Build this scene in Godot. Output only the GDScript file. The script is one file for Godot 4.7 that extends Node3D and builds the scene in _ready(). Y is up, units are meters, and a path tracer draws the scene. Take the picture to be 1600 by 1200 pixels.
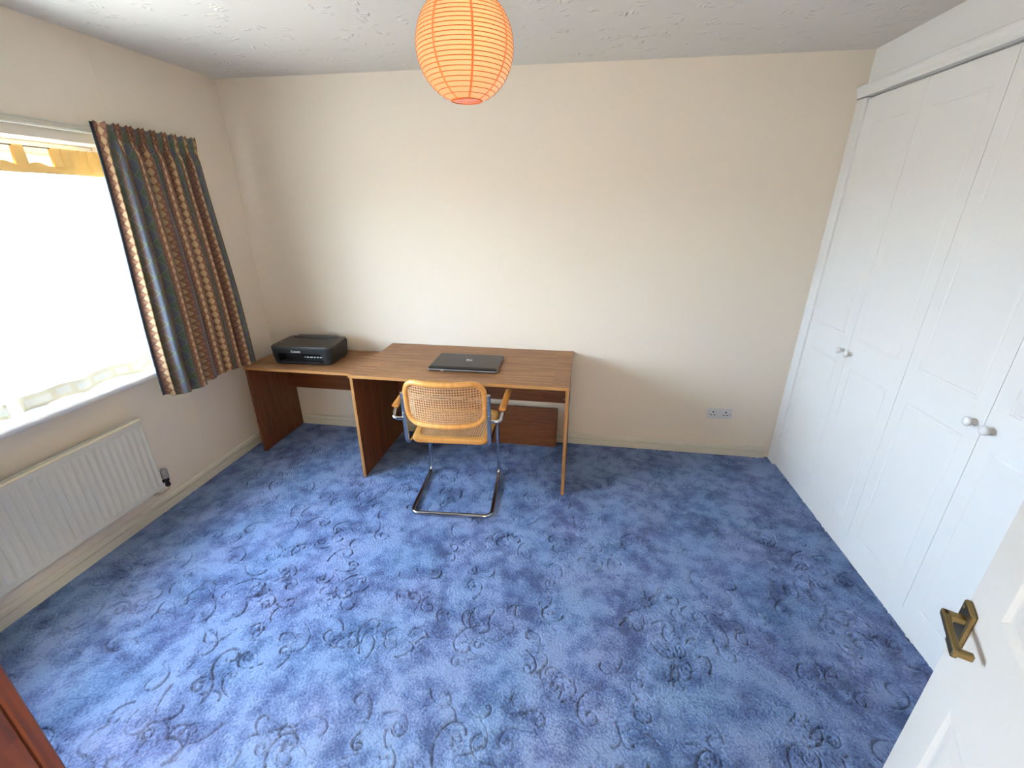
extends Node3D
# A small study seen from its doorway: desks, cantilever chair, fitted wardrobe, blue carved carpet.

const ROOM_W := 3.763
const ROOM_D := 3.0
const ROOM_H := 2.4
var M := {}
var rng := RandomNumberGenerator.new()

func _ready():
	rng.seed = 7
	# ---- camera, sky, exposure
	var cam := Camera3D.new()
	cam.name = "camera"
	cam.fov = 82.1
	cam.near = 0.02
	cam.position = Vector3(2.349, 1.665, 2.968)
	cam.rotation = Vector3(-0.3855, 0.154, 0)
	add_child(cam)
	cam.current = true
	var env := Environment.new()
	var sky := Sky.new()
	var sm := ProceduralSkyMaterial.new()
	sm.sky_top_color = Color(0.80, 0.905, 1.0)
	sm.sky_horizon_color = Color(0.85, 0.93, 1.0)
	sm.ground_horizon_color = Color(0.60, 0.60, 0.57)
	sm.ground_bottom_color = Color(0.58, 0.58, 0.55)
	sm.sky_energy_multiplier = 1.0
	sky.sky_material = sm
	env.background_mode = Environment.BG_SKY
	env.sky = sky
	env.background_energy_multiplier = 66.0
	env.tonemap_mode = Environment.TONE_MAPPER_LINEAR
	env.tonemap_exposure = 1.0
	env.sdfgi_enabled = true
	env.ssao_enabled = true
	env.ssil_enabled = true
	var we := WorldEnvironment.new()
	we.name = "world_environment"
	we.environment = env
	add_child(we)
	make_materials()
	# ---- setting
	build_floor()
	build_walls()
	build_hall()
	build_window()
	build_skirting()
	build_room_door()
	# ---- furniture and fittings
	build_wardrobe()
	build_main_desk()
	build_side_desk()
	build_loose_board()
	build_chair()
	build_printer()
	build_laptop()
	build_radiator()
	build_curtain_rail()
	build_curtain()
	build_net_curtains()
	build_lantern()
	build_cupboard()
	build_socket()

# ------------------------------------------------------------------ helpers
class MB:
	var v := PackedVector3Array()
	var n := PackedVector3Array()
	var t := PackedVector2Array()
	func tri(a: Vector3, b: Vector3, c: Vector3, na: Vector3, nb: Vector3, nc: Vector3, ta := Vector2.ZERO, tb := Vector2.ZERO, tc := Vector2.ZERO):
		var f := (c - a).cross(b - a)
		if f.length_squared() < 1e-18:
			return
		if f.dot(na + nb + nc) < 0.0:
			v.append_array([a, c, b]); n.append_array([na, nc, nb]); t.append_array([ta, tc, tb])
		else:
			v.append_array([a, b, c]); n.append_array([na, nb, nc]); t.append_array([ta, tb, tc])
	func quad(a: Vector3, b: Vector3, c: Vector3, d: Vector3, nn: Vector3, ta := Vector2.ZERO, tb := Vector2.ZERO, tc := Vector2.ZERO, td := Vector2.ZERO):
		tri(a, b, c, nn, nn, nn, ta, tb, tc)
		tri(a, c, d, nn, nn, nn, ta, tc, td)
	func fquad(a: Vector3, b: Vector3, c: Vector3, d: Vector3, outward: Vector3):
		var nn := (b - a).cross(c - a)
		if nn.length_squared() < 1e-18:
			nn = (c - a).cross(d - a)
		nn = nn.normalized()
		if nn.dot(outward) < 0.0:
			nn = -nn
		quad(a, b, c, d, nn, Vector2(a.x + a.z, a.y), Vector2(b.x + b.z, b.y), Vector2(c.x + c.z, c.y), Vector2(d.x + d.z, d.y))
	# box with chamfered edges; grain: axis the texture's u runs along
	func box(lo: Vector3, hi: Vector3, b := 0.002, grain := 0, off := Vector2.ZERO):
		var c := (lo + hi) * 0.5
		var h := (hi - lo) * 0.5
		b = minf(b, minf(h.x, minf(h.y, h.z)) * 0.9)
		var P := {}
		for sx in [-1, 1]:
			for sy in [-1, 1]:
				for sz in [-1, 1]:
					for ax in 3:
						var q: Vector3 = Vector3(sx * (h.x - b), sy * (h.y - b), sz * (h.z - b))
						q[ax] += b * [sx, sy, sz][ax]
						P[[sx, sy, sz, ax]] = c + q
		for ax in 3:
			var a1 := (ax + 1) % 3
			var a2 := (ax + 2) % 3
			for s in [-1, 1]:
				var k := []
				for q in [[-1, -1], [1, -1], [1, 1], [-1, 1]]:
					var sg := [0, 0, 0]
					sg[ax] = s; sg[a1] = q[0]; sg[a2] = q[1]
					k.append(P[[sg[0], sg[1], sg[2], ax]])
				var nn := Vector3.ZERO
				nn[ax] = s
				quad(k[0], k[1], k[2], k[3], nn, uvof(k[0], ax, grain, off), uvof(k[1], ax, grain, off), uvof(k[2], ax, grain, off), uvof(k[3], ax, grain, off))
			for s1 in [-1, 1]:
				for s2 in [-1, 1]:
					var e := []
					for s0 in [-1, 1]:
						var sg := [0, 0, 0]
						sg[ax] = s0; sg[a1] = s1; sg[a2] = s2
						e.append(P[[sg[0], sg[1], sg[2], a1]])
						e.append(P[[sg[0], sg[1], sg[2], a2]])
					var nn := Vector3.ZERO
					nn[a1] = s1; nn[a2] = s2
					nn = nn.normalized()
					quad(e[0], e[1], e[3], e[2], nn, uvof(e[0], a1, grain, off), uvof(e[1], a1, grain, off), uvof(e[3], a1, grain, off), uvof(e[2], a1, grain, off))
		for sx in [-1, 1]:
			for sy in [-1, 1]:
				for sz in [-1, 1]:
					var nn := Vector3(sx, sy, sz).normalized()
					tri(P[[sx, sy, sz, 0]], P[[sx, sy, sz, 1]], P[[sx, sy, sz, 2]], nn, nn, nn)
	func uvof(p: Vector3, ax: int, grain: int, off: Vector2) -> Vector2:
		if ax == grain:
			return Vector2(p[(ax + 1) % 3], p[(ax + 2) % 3] ) + off
		var o := 3 - ax - grain
		return Vector2(p[grain], p[o] + 0.37 * ax) + off
	# smooth grid of points; rows of equal length
	func grid(P: Array, wrap_u := false, wrap_v := false, us := 1.0, vs := 1.0, uvs: Array = []):
		var R := P.size()
		var C: int = P[0].size()
		var N := []
		for i in R:
			var row := PackedVector3Array()
			row.resize(C)
			N.append(row)
		var ri := R if wrap_v else R - 1
		var ci := C if wrap_u else C - 1
		for i in ri:
			for j in ci:
				var i2 := (i + 1) % R
				var j2 := (j + 1) % C
				var a: Vector3 = P[i][j]
				var b: Vector3 = P[i][j2]
				var c: Vector3 = P[i2][j2]
				var d: Vector3 = P[i2][j]
				var f := (c - a).cross(b - d) * -1.0
				f = (d - b).cross(c - a)
				N[i][j] += f; N[i][j2] += f; N[i2][j2] += f; N[i2][j] += f
		for i in ri:
			for j in ci:
				var i2 := (i + 1) % R
				var j2 := (j + 1) % C
				var ta := Vector2(j * us / C, i * vs / R)
				var tb := Vector2((j + 1) * us / C, i * vs / R)
				var tc := Vector2((j + 1) * us / C, (i + 1) * vs / R)
				var td := Vector2(j * us / C, (i + 1) * vs / R)
				if uvs.size() > 0:
					ta = uvs[i][j]; tb = uvs[i][j2]; tc = uvs[i2][j2]; td = uvs[i2][j]
				var na: Vector3 = N[i][j].normalized()
				var nb: Vector3 = N[i][j2].normalized()
				var nc: Vector3 = N[i2][j2].normalized()
				var nd: Vector3 = N[i2][j].normalized()
				tri(P[i][j], P[i][j2], P[i2][j2], na, nb, nc, ta, tb, tc)
				tri(P[i][j], P[i2][j2], P[i2][j], na, nc, nd, ta, tc, td)
	func fan(ring: PackedVector3Array, nn: Vector3):
		var c := Vector3.ZERO
		for p in ring:
			c += p
		c /= ring.size()
		for i in ring.size():
			var p := ring[i]
			var q := ring[(i + 1) % ring.size()]
			tri(c, p, q, nn, nn, nn, Vector2(c.x, c.z), Vector2(p.x, p.z), Vector2(q.x, q.z))
	func tube(path: PackedVector3Array, r: float, segs := 14, closed := false, caps := true, squash := 1.0, up0 := Vector3.ZERO):
		var rows := []
		var N := path.size()
		var up := up0 if up0 != Vector3.ZERO else Vector3(0.31, 0.87, 0.38)
		for i in N:
			var d: Vector3
			if closed:
				d = path[(i + 1) % N] - path[(i - 1 + N) % N]
			else:
				d = path[mini(i + 1, N - 1)] - path[maxi(i - 1, 0)]
			d = d.normalized()
			if up0 != Vector3.ZERO:
				up = up0
			up = (up - d * up.dot(d)).normalized()
			var side := d.cross(up)
			var ring := PackedVector3Array()
			for k in segs:
				var a := TAU * k / segs
				ring.append(path[i] + (up * cos(a) * squash + side * sin(a)) * r)
			rows.append(ring)
		if closed:
			grid(rows, true, true, r * TAU, 1.0)
		else:
			grid(rows, true, false, r * TAU, 1.0)
			if caps:
				fan(rows[0], (path[0] - path[1]).normalized())
				fan(rows[N - 1], (path[N - 1] - path[N - 2]).normalized())
	func lathe(prof: PackedVector2Array, c: Vector3, axis := Vector3.UP, segs := 28):
		var u := axis.cross(Vector3(0.2, 0.3, 0.93)).normalized()
		var w := axis.cross(u)
		var rows := []
		for p in prof:
			var ring := PackedVector3Array()
			for k in segs:
				var a := TAU * k / segs
				ring.append(c + axis * p.y + (u * cos(a) + w * sin(a)) * maxf(p.x, 1e-5))
			rows.append(ring)
		grid(rows, true, false)
	# outline (x,z) ring levels: arrays of [y, inset]
	func prism(outline: PackedVector2Array, levels: Array, cap_bottom := true):
		var nrm := PackedVector2Array()
		var K := outline.size()
		for i in K:
			var d := (outline[(i + 1) % K] - outline[(i - 1 + K) % K]).normalized()
			nrm.append(Vector2(d.y, -d.x))
		var ctr := Vector2.ZERO
		for p in outline:
			ctr += p / K
		if nrm[0].dot(outline[0] - ctr) < 0.0:
			for i in K:
				nrm[i] = -nrm[i]
		var rings := []
		for l in levels:
			var ring := PackedVector3Array()
			for i in K:
				var q: Vector2 = outline[i] - nrm[i] * l[1]
				ring.append(Vector3(q.x, l[0], q.y))
			rings.append(ring)
		for r in rings.size() - 1:
			grid([rings[r], rings[r + 1]], true, false)
		fan(rings[rings.size() - 1], Vector3.UP)
		if cap_bottom:
			fan(rings[0], Vector3.DOWN)
	# flat-shaded sweep of a 2D profile (u along ax_u, v along ax_v) from A to B
	func sweep(prof: PackedVector2Array, A: Vector3, B: Vector3, ax_u: Vector3, ax_v: Vector3):
		var K := prof.size()
		var ctr := Vector2.ZERO
		for p in prof:
			ctr += p / K
		for i in K:
			var p := prof[i]
			var q := prof[(i + 1) % K]
			var d := (q - p).normalized()
			var n2 := Vector2(d.y, -d.x)
			var nn := (ax_u * n2.x + ax_v * n2.y).normalized()
			var a := A + ax_u * p.x + ax_v * p.y
			var b := A + ax_u * q.x + ax_v * q.y
			var c := B + ax_u * q.x + ax_v * q.y
			var e := B + ax_u * p.x + ax_v * p.y
			quad(a, b, c, e, nn)
		var ra := PackedVector3Array()
		var rb := PackedVector3Array()
		for p in prof:
			ra.append(A + ax_u * p.x + ax_v * p.y)
			rb.append(B + ax_u * p.x + ax_v * p.y)
		fan(ra, (A - B).normalized())
		fan(rb, (B - A).normalized())
	func mesh() -> ArrayMesh:
		var a := []
		a.resize(Mesh.ARRAY_MAX)
		a[Mesh.ARRAY_VERTEX] = v
		a[Mesh.ARRAY_NORMAL] = n
		a[Mesh.ARRAY_TEX_UV] = t
		var m := ArrayMesh.new()
		m.add_surface_from_arrays(Mesh.PRIMITIVE_TRIANGLES, a)
		return m

var used := {}
func numbered(called: String, parent: Node) -> String:
	var key := str(parent.get_instance_id()) + "/" + called
	var k: int = used.get(key, 0)
	used[key] = k + 1
	return called if k == 0 else "%s_%03d" % [called, k]

func put(called: String, m, mat: Material, parent: Node = self, at := Vector3.ZERO) -> MeshInstance3D:
	var o := MeshInstance3D.new()
	o.name = numbered(called, parent)
	o.mesh = m.mesh() if m is MB else m
	o.material_override = mat
	o.position = at
	parent.add_child(o, true)
	return o

func thing(called: String, label: String, category: String, at := Vector3.ZERO, turn := 0.0, group := "") -> Node3D:
	var o := Node3D.new()
	o.name = numbered(called, self)
	o.position = at
	o.rotation.y = turn
	add_child(o, true)
	tag(o, label, category, group)
	return o

func tag(o: Node, label: String, category: String, group := "", kind := ""):
	o.set_meta("label", label)
	o.set_meta("category", category)
	if group != "":
		o.set_meta("group", group)
	if kind != "":
		o.set_meta("kind", kind)

func boxm(lo: Vector3, hi: Vector3, b := 0.002, grain := 0, off := Vector2.ZERO) -> MB:
	var m := MB.new()
	m.box(lo, hi, b, grain, off)
	return m

# polyline with rounded corners
func fillet(pts: Array, r: float, k := 8) -> PackedVector3Array:
	var out := PackedVector3Array()
	for i in pts.size():
		var p: Vector3 = pts[i]
		if i == 0 or i == pts.size() - 1:
			out.append(p)
			continue
		var a: Vector3 = (pts[i - 1] - p)
		var b: Vector3 = (pts[i + 1] - p)
		var ang := a.angle_to(b)
		var d := minf(r / tan(ang / 2.0), minf(a.length(), b.length()) * 0.48)
		var s := p + a.normalized() * d
		var e := p + b.normalized() * d
		for j in k + 1:
			var f := float(j) / k
			out.append(s.lerp(p, f).lerp(p.lerp(e, f), f))
	return out

func round_rect(w: float, h: float, r: float, k := 8) -> PackedVector2Array:
	var out := PackedVector2Array()
	for c in 4:
		var cx: float = [w / 2 - r, -w / 2 + r, -w / 2 + r, w / 2 - r][c]
		var cy: float = [h / 2 - r, h / 2 - r, -h / 2 + r, -h / 2 + r][c]
		for j in k + 1:
			var a := PI / 2 * (c + float(j) / k)
			out.append(Vector2(cx + cos(a) * r, cy + sin(a) * r))
	return out

# ------------------------------------------------------------------ materials
func mat(c: Color, rough := 0.6, metal := 0.0) -> StandardMaterial3D:
	var m := StandardMaterial3D.new()
	m.albedo_color = c
	m.roughness = rough
	m.metallic = metal
	m.cull_mode = BaseMaterial3D.CULL_DISABLED
	return m

func wood_image(w: int, h: int, dark: Color, mid: Color, light: Color, sd: int, streak := 1.0) -> Image:
	var a := FastNoiseLite.new()
	a.seed = sd; a.noise_type = FastNoiseLite.TYPE_SIMPLEX_SMOOTH; a.frequency = 1.0; a.fractal_octaves = 2
	var f := FastNoiseLite.new()
	f.seed = sd + 5; f.noise_type = FastNoiseLite.TYPE_VALUE; f.frequency = 1.0; f.fractal_octaves = 2
	var im := Image.create_empty(w, h, false, Image.FORMAT_RGB8)
	for y in h:
		for x in w:
			var yy := y + 5.0 * a.get_noise_2d(x * 0.004, y * 0.012)
			var g := a.get_noise_2d(x * 0.0022, yy * 0.045) * 0.75 + a.get_noise_2d(x * 0.006 + 90.0, yy * 0.16) * 0.5
			var p := f.get_noise_2d(x * 0.035, y * 0.75)
			var t := clampf(0.5 + g * 0.62 * streak + p * 0.26, 0.0, 1.0)
			im.set_pixel(x, y, dark.lerp(mid, t * 2.0) if t < 0.5 else mid.lerp(light, t * 2.0 - 1.0))
	return im

func textured(im: Image, per_m: Vector2, rough := 0.5) -> StandardMaterial3D:
	var m := mat(Color.WHITE, rough)
	m.albedo_texture = ImageTexture.create_from_image(im)
	m.uv1_scale = Vector3(per_m.x, per_m.y, 1)
	return m

func make_materials():
	M.wall = mat(Color(0.94, 0.905, 0.85), 0.9)
	M.ceiling = mat(Color(0.89, 0.88, 0.86), 0.95)
	M.white = mat(Color(0.94, 0.945, 0.945), 0.36)
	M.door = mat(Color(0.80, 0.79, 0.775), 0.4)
	M.gloss = mat(Color(0.88, 0.87, 0.82), 0.42)
	M.upvc = mat(Color(0.93, 0.94, 0.95), 0.3)
	M.rad = mat(Color(0.87, 0.87, 0.83), 0.4)
	M.cream_edge = mat(Color(0.90, 0.87, 0.76), 0.4)
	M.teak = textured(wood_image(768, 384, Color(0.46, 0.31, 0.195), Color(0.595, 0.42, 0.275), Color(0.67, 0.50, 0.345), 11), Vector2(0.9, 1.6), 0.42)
	M.teak_shaded = textured(wood_image(512, 256, Color(0.29, 0.145, 0.065), Color(0.42, 0.235, 0.115), Color(0.50, 0.30, 0.16), 23, 0.7), Vector2(0.9, 1.6), 0.45)  # desk veneer again, under-desk shade put into the darker colour
	M.teak_edge = textured(wood_image(256, 64, Color(0.58, 0.40, 0.21), Color(0.68, 0.49, 0.28), Color(0.75, 0.57, 0.36), 31, 0.5), Vector2(1.3, 4.0), 0.45)
	M.mahogany = textured(wood_image(256, 256, Color(0.20, 0.075, 0.032), Color(0.29, 0.125, 0.055), Color(0.37, 0.18, 0.085), 41), Vector2(1.1, 1.8), 0.5)
	M.beech = textured(wood_image(256, 128, Color(0.78, 0.545, 0.27), Color(0.85, 0.62, 0.335), Color(0.89, 0.69, 0.42), 53, 0.6), Vector2(3.0, 6.0), 0.35)
	M.arm = textured(wood_image(256, 128, Color(0.66, 0.42, 0.17), Color(0.75, 0.50, 0.22), Color(0.80, 0.57, 0.29), 57, 0.6), Vector2(3.0, 6.0), 0.35)
	M.cane = mat(Color(0.80, 0.63, 0.46), 0.55)
	M.chrome = mat(Color(0.80, 0.81, 0.83), 0.09, 1.0)
	M.brass = mat(Color(0.52, 0.46, 0.32), 0.34, 1.0)
	M.black = mat(Color(0.085, 0.10, 0.12), 0.42)
	M.black_top = mat(Color(0.12, 0.12, 0.12), 0.38)
	M.black_hole = mat(Color(0.012, 0.012, 0.014), 0.6)
	M.lid = mat(Color(0.045, 0.045, 0.05), 0.28)
	M.silver = mat(Color(0.72, 0.72, 0.73), 0.35, 0.3)
	M.print = mat(Color(0.82, 0.84, 0.86), 0.5)
	M.grey_plastic = mat(Color(0.62, 0.63, 0.62), 0.5)
	M.dark_plastic = mat(Color(0.12, 0.11, 0.13), 0.5)
	M.socket = mat(Color(0.86, 0.87, 0.87), 0.35)
	M.pipe = mat(Color(0.80, 0.77, 0.70), 0.4)
	M.glass = mat(Color(0.96, 0.98, 0.98, 0.08), 0.02)
	M.glass.transparency = BaseMaterial3D.TRANSPARENCY_ALPHA
	M.cord = mat(Color(0.9, 0.9, 0.88), 0.5)

func cloth(c: Color, alpha: float, through: float) -> StandardMaterial3D:
	var m := mat(c, 1.0)
	if alpha < 1.0:
		m.albedo_color.a = alpha
		m.transparency = BaseMaterial3D.TRANSPARENCY_ALPHA
	m.backlight_enabled = true
	m.backlight = Color(through, through, through)
	return m

# ------------------------------------------------------------------ setting
func noise_bytes(w: int, h: int, sd: int, freq: float, oct: int, type := FastNoiseLite.TYPE_SIMPLEX_SMOOTH) -> PackedByteArray:
	var n := FastNoiseLite.new()
	n.seed = sd
	n.noise_type = type
	n.frequency = freq
	n.fractal_octaves = oct
	n.domain_warp_enabled = false
	var im := n.get_image(w, h, false, false, false)
	im.convert(Image.FORMAT_L8)
	return im.get_data()

func build_floor():
	# carved pile carpet: blotches in the colour, scrolls cut into the pile as real relief
	var X0 := -0.02
	var Z0 := -0.02
	var XW := 3.9
	var ZW := 3.14
	var W := 2048
	var H := 1648
	var px := XW / W
	var carve := PackedByteArray()
	carve.resize(W * H)
	var r := RandomNumberGenerator.new()
	r.seed = 99
	for k in 900:
		var p := Vector2(r.randf() * W, r.randf() * H)
		var th := r.randf() * TAU
		var len := r.randf_range(0.09, 0.30) / px
		var k0 := 1.0 / (r.randf_range(0.05, 0.18) / px)
		var k1 := 1.0 / (r.randf_range(0.009, 0.020) / px)
		var sg := 1.0 if r.randf() < 0.5 else -1.0
		var strength := r.randf_range(0.55, 1.0)
		var ph := r.randf() * 10.0
		var rad := r.randf_range(0.4, 0.95)
		for s in int(len):
			var f := s / len
			var kk := lerpf(k0, k1, f * f)
			th += sg * kk
			p += Vector2(cos(th), sin(th))
			var amp := strength * clampf(0.80 + 0.35 * sin(s * 0.07 + ph) + 0.25 * sin(s * 0.37 + ph * 2.0), 0.0, 1.0)
			if amp < 0.12:
				continue
			var ri := 3
			var jx := p.x + r.randf_range(-0.5, 0.5)
			var jy := p.y + r.randf_range(-0.5, 0.5)
			for dy in range(-ri, ri + 1):
				var yy := int(jy) + dy
				if yy < 0 or yy >= H:
					continue
				for dx in range(-ri, ri + 1):
					var xx := int(jx) + dx
					if xx < 0 or xx >= W:
						continue
					var dd := Vector2(xx - jx, yy - jy).length() - rad
					if dd < 1.1:
						var val := int(255.0 * amp * clampf(1.0 - dd / 1.1, 0.0, 1.0))
						var at := yy * W + xx
						if carve[at] < val:
							carve[at] = val
	var big := noise_bytes(W, H, 3, 0.0062, 4)
	var midn := noise_bytes(W, H, 4, 0.019, 4)
	var fine := noise_bytes(W, H, 5, 0.16, 2)
	var hue := noise_bytes(W, H, 6, 0.004, 2)
	var rgb := PackedByteArray()
	rgb.resize(W * H * 3)
	var hgt := PackedByteArray()
	hgt.resize(W * H)
	var ramp := PackedByteArray()
	ramp.resize(768)
	var c0 := Color(0.245, 0.325, 0.500)
	var c1 := Color(0.350, 0.445, 0.630)
	var c2 := Color(0.460, 0.555, 0.730)
	for i in 256:
		var t := i / 255.0
		var c := c0.lerp(c1, smoothstep(0.0, 0.42, t)) if t < 0.42 else c1.lerp(c2, smoothstep(0.42, 0.85, t))
		ramp[i * 3] = int(c.r * 255); ramp[i * 3 + 1] = int(c.g * 255); ramp[i * 3 + 2] = int(c.b * 255)
	var rs := 12345
	for i in W * H:
		rs = (rs * 1103515245 + 12345) & 0x7fffffff
		var speck := ((rs >> 12) & 63) - 32
		var g: int = (big[i] - 128) * 13 / 10 + (midn[i] - 128) * 13 / 10 + (fine[i] - 128) * 8 / 10 + speck * 10 / 10 + 146
		g = clampi(g, 0, 255) * 3
		var hu: int = (hue[i] - 128) / 14
		rgb[i * 3] = clampi(ramp[g] + hu, 0, 255)
		rgb[i * 3 + 1] = ramp[g + 1]
		rgb[i * 3 + 2] = ramp[g + 2]
		hgt[i] = clampi(150 + (fine[i] - 128) * 6 / 10 + speck * 14 / 10 + (midn[i] - 128) * 3 / 10 - carve[i] / 2, 0, 255)
	var m := mat(Color.WHITE, 1.0)
	m.albedo_texture = ImageTexture.create_from_image(Image.create_from_data(W, H, false, Image.FORMAT_RGB8, rgb))
	m.heightmap_enabled = true
	m.heightmap_scale = 0.6
	m.heightmap_texture = ImageTexture.create_from_image(Image.create_from_data(W, H, false, Image.FORMAT_L8, hgt))
	m.rim_enabled = true
	m.rim = 0.25
	m.rim_tint = 0.5
	# relief grid
	var step := 2
	var gx := W / step
	var gz := H / step
	var v := PackedVector3Array()
	var uv := PackedVector2Array()
	var nn := PackedVector3Array()
	v.resize((gx + 1) * (gz + 1)); uv.resize(v.size()); nn.resize(v.size())
	var cw := px * step
	for j in gz + 1:
		for i in gx + 1:
			var ix := mini(i * step, W - 1)
			var iz := mini(j * step, H - 1)
			var at := iz * W + ix
			var y := -0.015 * carve[at] / 255.0 + (midn[at] - 128) * 0.000016 + (fine[at] - 128) * 0.000012 - 0.002
			v[j * (gx + 1) + i] = Vector3(X0 + i * cw, y, Z0 + j * cw)
			uv[j * (gx + 1) + i] = Vector2(float(ix) / W, float(iz) / H)
	for j in gz + 1:
		for i in gx + 1:
			var a := v[j * (gx + 1) + maxi(i - 1, 0)].y
			var b := v[j * (gx + 1) + mini(i + 1, gx)].y
			var c := v[maxi(j - 1, 0) * (gx + 1) + i].y
			var d := v[mini(j + 1, gz) * (gx + 1) + i].y
			nn[j * (gx + 1) + i] = Vector3((a - b) / (2 * cw), 1.0, (c - d) / (2 * cw)).normalized()
	var idx := PackedInt32Array()
	idx.resize(gx * gz * 6)
	var q := 0
	for j in gz:
		for i in gx:
			var a := j * (gx + 1) + i
			idx[q] = a; idx[q + 1] = a + 1; idx[q + 2] = a + gx + 2
			idx[q + 3] = a; idx[q + 4] = a + gx + 2; idx[q + 5] = a + gx + 1
			q += 6
	var arr := []
	arr.resize(Mesh.ARRAY_MAX)
	arr[Mesh.ARRAY_VERTEX] = v
	arr[Mesh.ARRAY_NORMAL] = nn
	arr[Mesh.ARRAY_TEX_UV] = uv
	arr[Mesh.ARRAY_INDEX] = idx
	var am := ArrayMesh.new()
	am.add_surface_from_arrays(Mesh.PRIMITIVE_TRIANGLES, arr)
	var o := put("floor", am, m)
	tag(o, "mottled blue carpet with scrolls carved into its pile", "carpet", "", "structure")
	var slab := put("subfloor", boxm(Vector3(-0.3, -0.15, -0.3), Vector3(4.6, -0.03, 4.6), 0.0), M.mahogany)
	tag(slab, "floor boards underneath the blue carpet", "floor", "", "structure")

func struct_box(called: String, boxes: Array, m: Material, label: String) -> MeshInstance3D:
	var b := MB.new()
	for q in boxes:
		b.box(q[0], q[1], 0.0005)
	var o := put(called, b, m)
	tag(o, label, "wall" if called.begins_with("wall") else "ceiling", "", "structure")
	return o

const WZ0 := 0.80
const WZ1 := 2.40
const WY0 := 0.775
const WY1 := 1.935

func build_walls():
	struct_box("wall_left", [
		[Vector3(-0.28, -0.1, -0.25), Vector3(0, ROOM_H + 0.02, WZ0)],
		[Vector3(-0.28, -0.1, WZ1), Vector3(0, ROOM_H + 0.02, 3.1)],
		[Vector3(-0.28, -0.1, WZ0), Vector3(0, WY0, WZ1)],
		[Vector3(-0.28, WY1, WZ0), Vector3(0, ROOM_H + 0.02, WZ1)]], M.wall, "cream wall with the window in it and the radiator below")
	struct_box("wall_back", [[Vector3(0, -0.1, -0.25), Vector3(4.6, ROOM_H + 0.02, 0)]], M.wall, "broad cream wall behind the two desks")
	struct_box("wall_right", [
		[Vector3(4.38, -0.1, 0), Vector3(4.6, ROOM_H + 0.02, 1.82)],
		[Vector3(3.79, -0.1, 1.80), Vector3(4.6, ROOM_H + 0.02, 3.1)]], M.wall, "cream wall enclosing the fitted wardrobe")
	struct_box("wall_front", [
		[Vector3(-0.28, -0.1, ROOM_D), Vector3(1.98, ROOM_H + 0.02, 3.1)],
		[Vector3(2.775, -0.1, ROOM_D), Vector3(3.80, ROOM_H + 0.02, 3.1)],
		[Vector3(1.98, 2.0, ROOM_D), Vector3(2.775, ROOM_H + 0.02, 3.1)]], M.wall, "cream wall around the doorway, opposite the desks")
	# textured ceiling: brushed plaster strokes as fine relief
	var W := 1024
	var H := 820
	var hb := PackedByteArray()
	hb.resize(W * H)
	var base := noise_bytes(W, H, 21, 0.02, 3)
	for i in W * H:
		hb[i] = 90 + (base[i] - 128) / 8
	var r := RandomNumberGenerator.new()
	r.seed = 17
	for k in 1100:
		var p := Vector2(r.randf() * W, r.randf() * H)
		var th := floorf(r.randf() * 5.0) * 0.65 + r.randf_range(-0.3, 0.3) + sin(p.x * 0.01) * 1.2
		var n := r.randi_range(1, 4)
		for q in n:
			var o := p + Vector2(-sin(th), cos(th)) * q * r.randf_range(2.0, 4.5) + Vector2(r.randf_range(-3, 3), r.randf_range(-3, 3))
			var L := r.randi_range(4, 15)
			var amp := r.randf_range(40, 120)
			var bend := r.randf_range(-0.05, 0.05)
			var t := th
			for s in L:
				t += bend
				o += Vector2(cos(t), sin(t))
				var a := amp * sin(PI * (s + 0.5) / L)
				for dy in range(-1, 2):
					for dx in range(-1, 2):
						var x := int(o.x) + dx
						var y := int(o.y) + dy
						if x >= 0 and y >= 0 and x < W and y < H:
							var val := int(90 + a * (1.0 if dx == 0 and dy == 0 else 0.45))
							if hb[y * W + x] < val:
								hb[y * W + x] = val
	var cm: StandardMaterial3D = M.ceiling
	cm.heightmap_enabled = true
	cm.heightmap_scale = 1.2
	cm.heightmap_texture = ImageTexture.create_from_image(Image.create_from_data(W, H, false, Image.FORMAT_L8, hb))
	var b := MB.new()
	var h := ROOM_H
	b.quad(Vector3(0, h, 0), Vector3(3.9, h, 0), Vector3(3.9, h, 3.12), Vector3(0, h, 3.12), Vector3.DOWN, Vector2(0, 0), Vector2(1, 0), Vector2(1, 1), Vector2(0, 1))
	b.box(Vector3(-0.28, h + 0.02, -0.25), Vector3(4.6, h + 0.16, 4.4), 0.0)
	var o2 := put("ceiling", b, cm)
	tag(o2, "off-white ceiling of brushed textured plaster", "ceiling", "", "structure")
	# boxed-in soffit over the wardrobe
	var s := put("trim_1", boxm(Vector3(ROOM_W, 2.18, 0), Vector3(4.4, h + 0.01, 1.84), 0.0005), M.white)
	tag(s, "white boxed-in panel between wardrobe top and ceiling", "panel", "", "structure")

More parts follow.
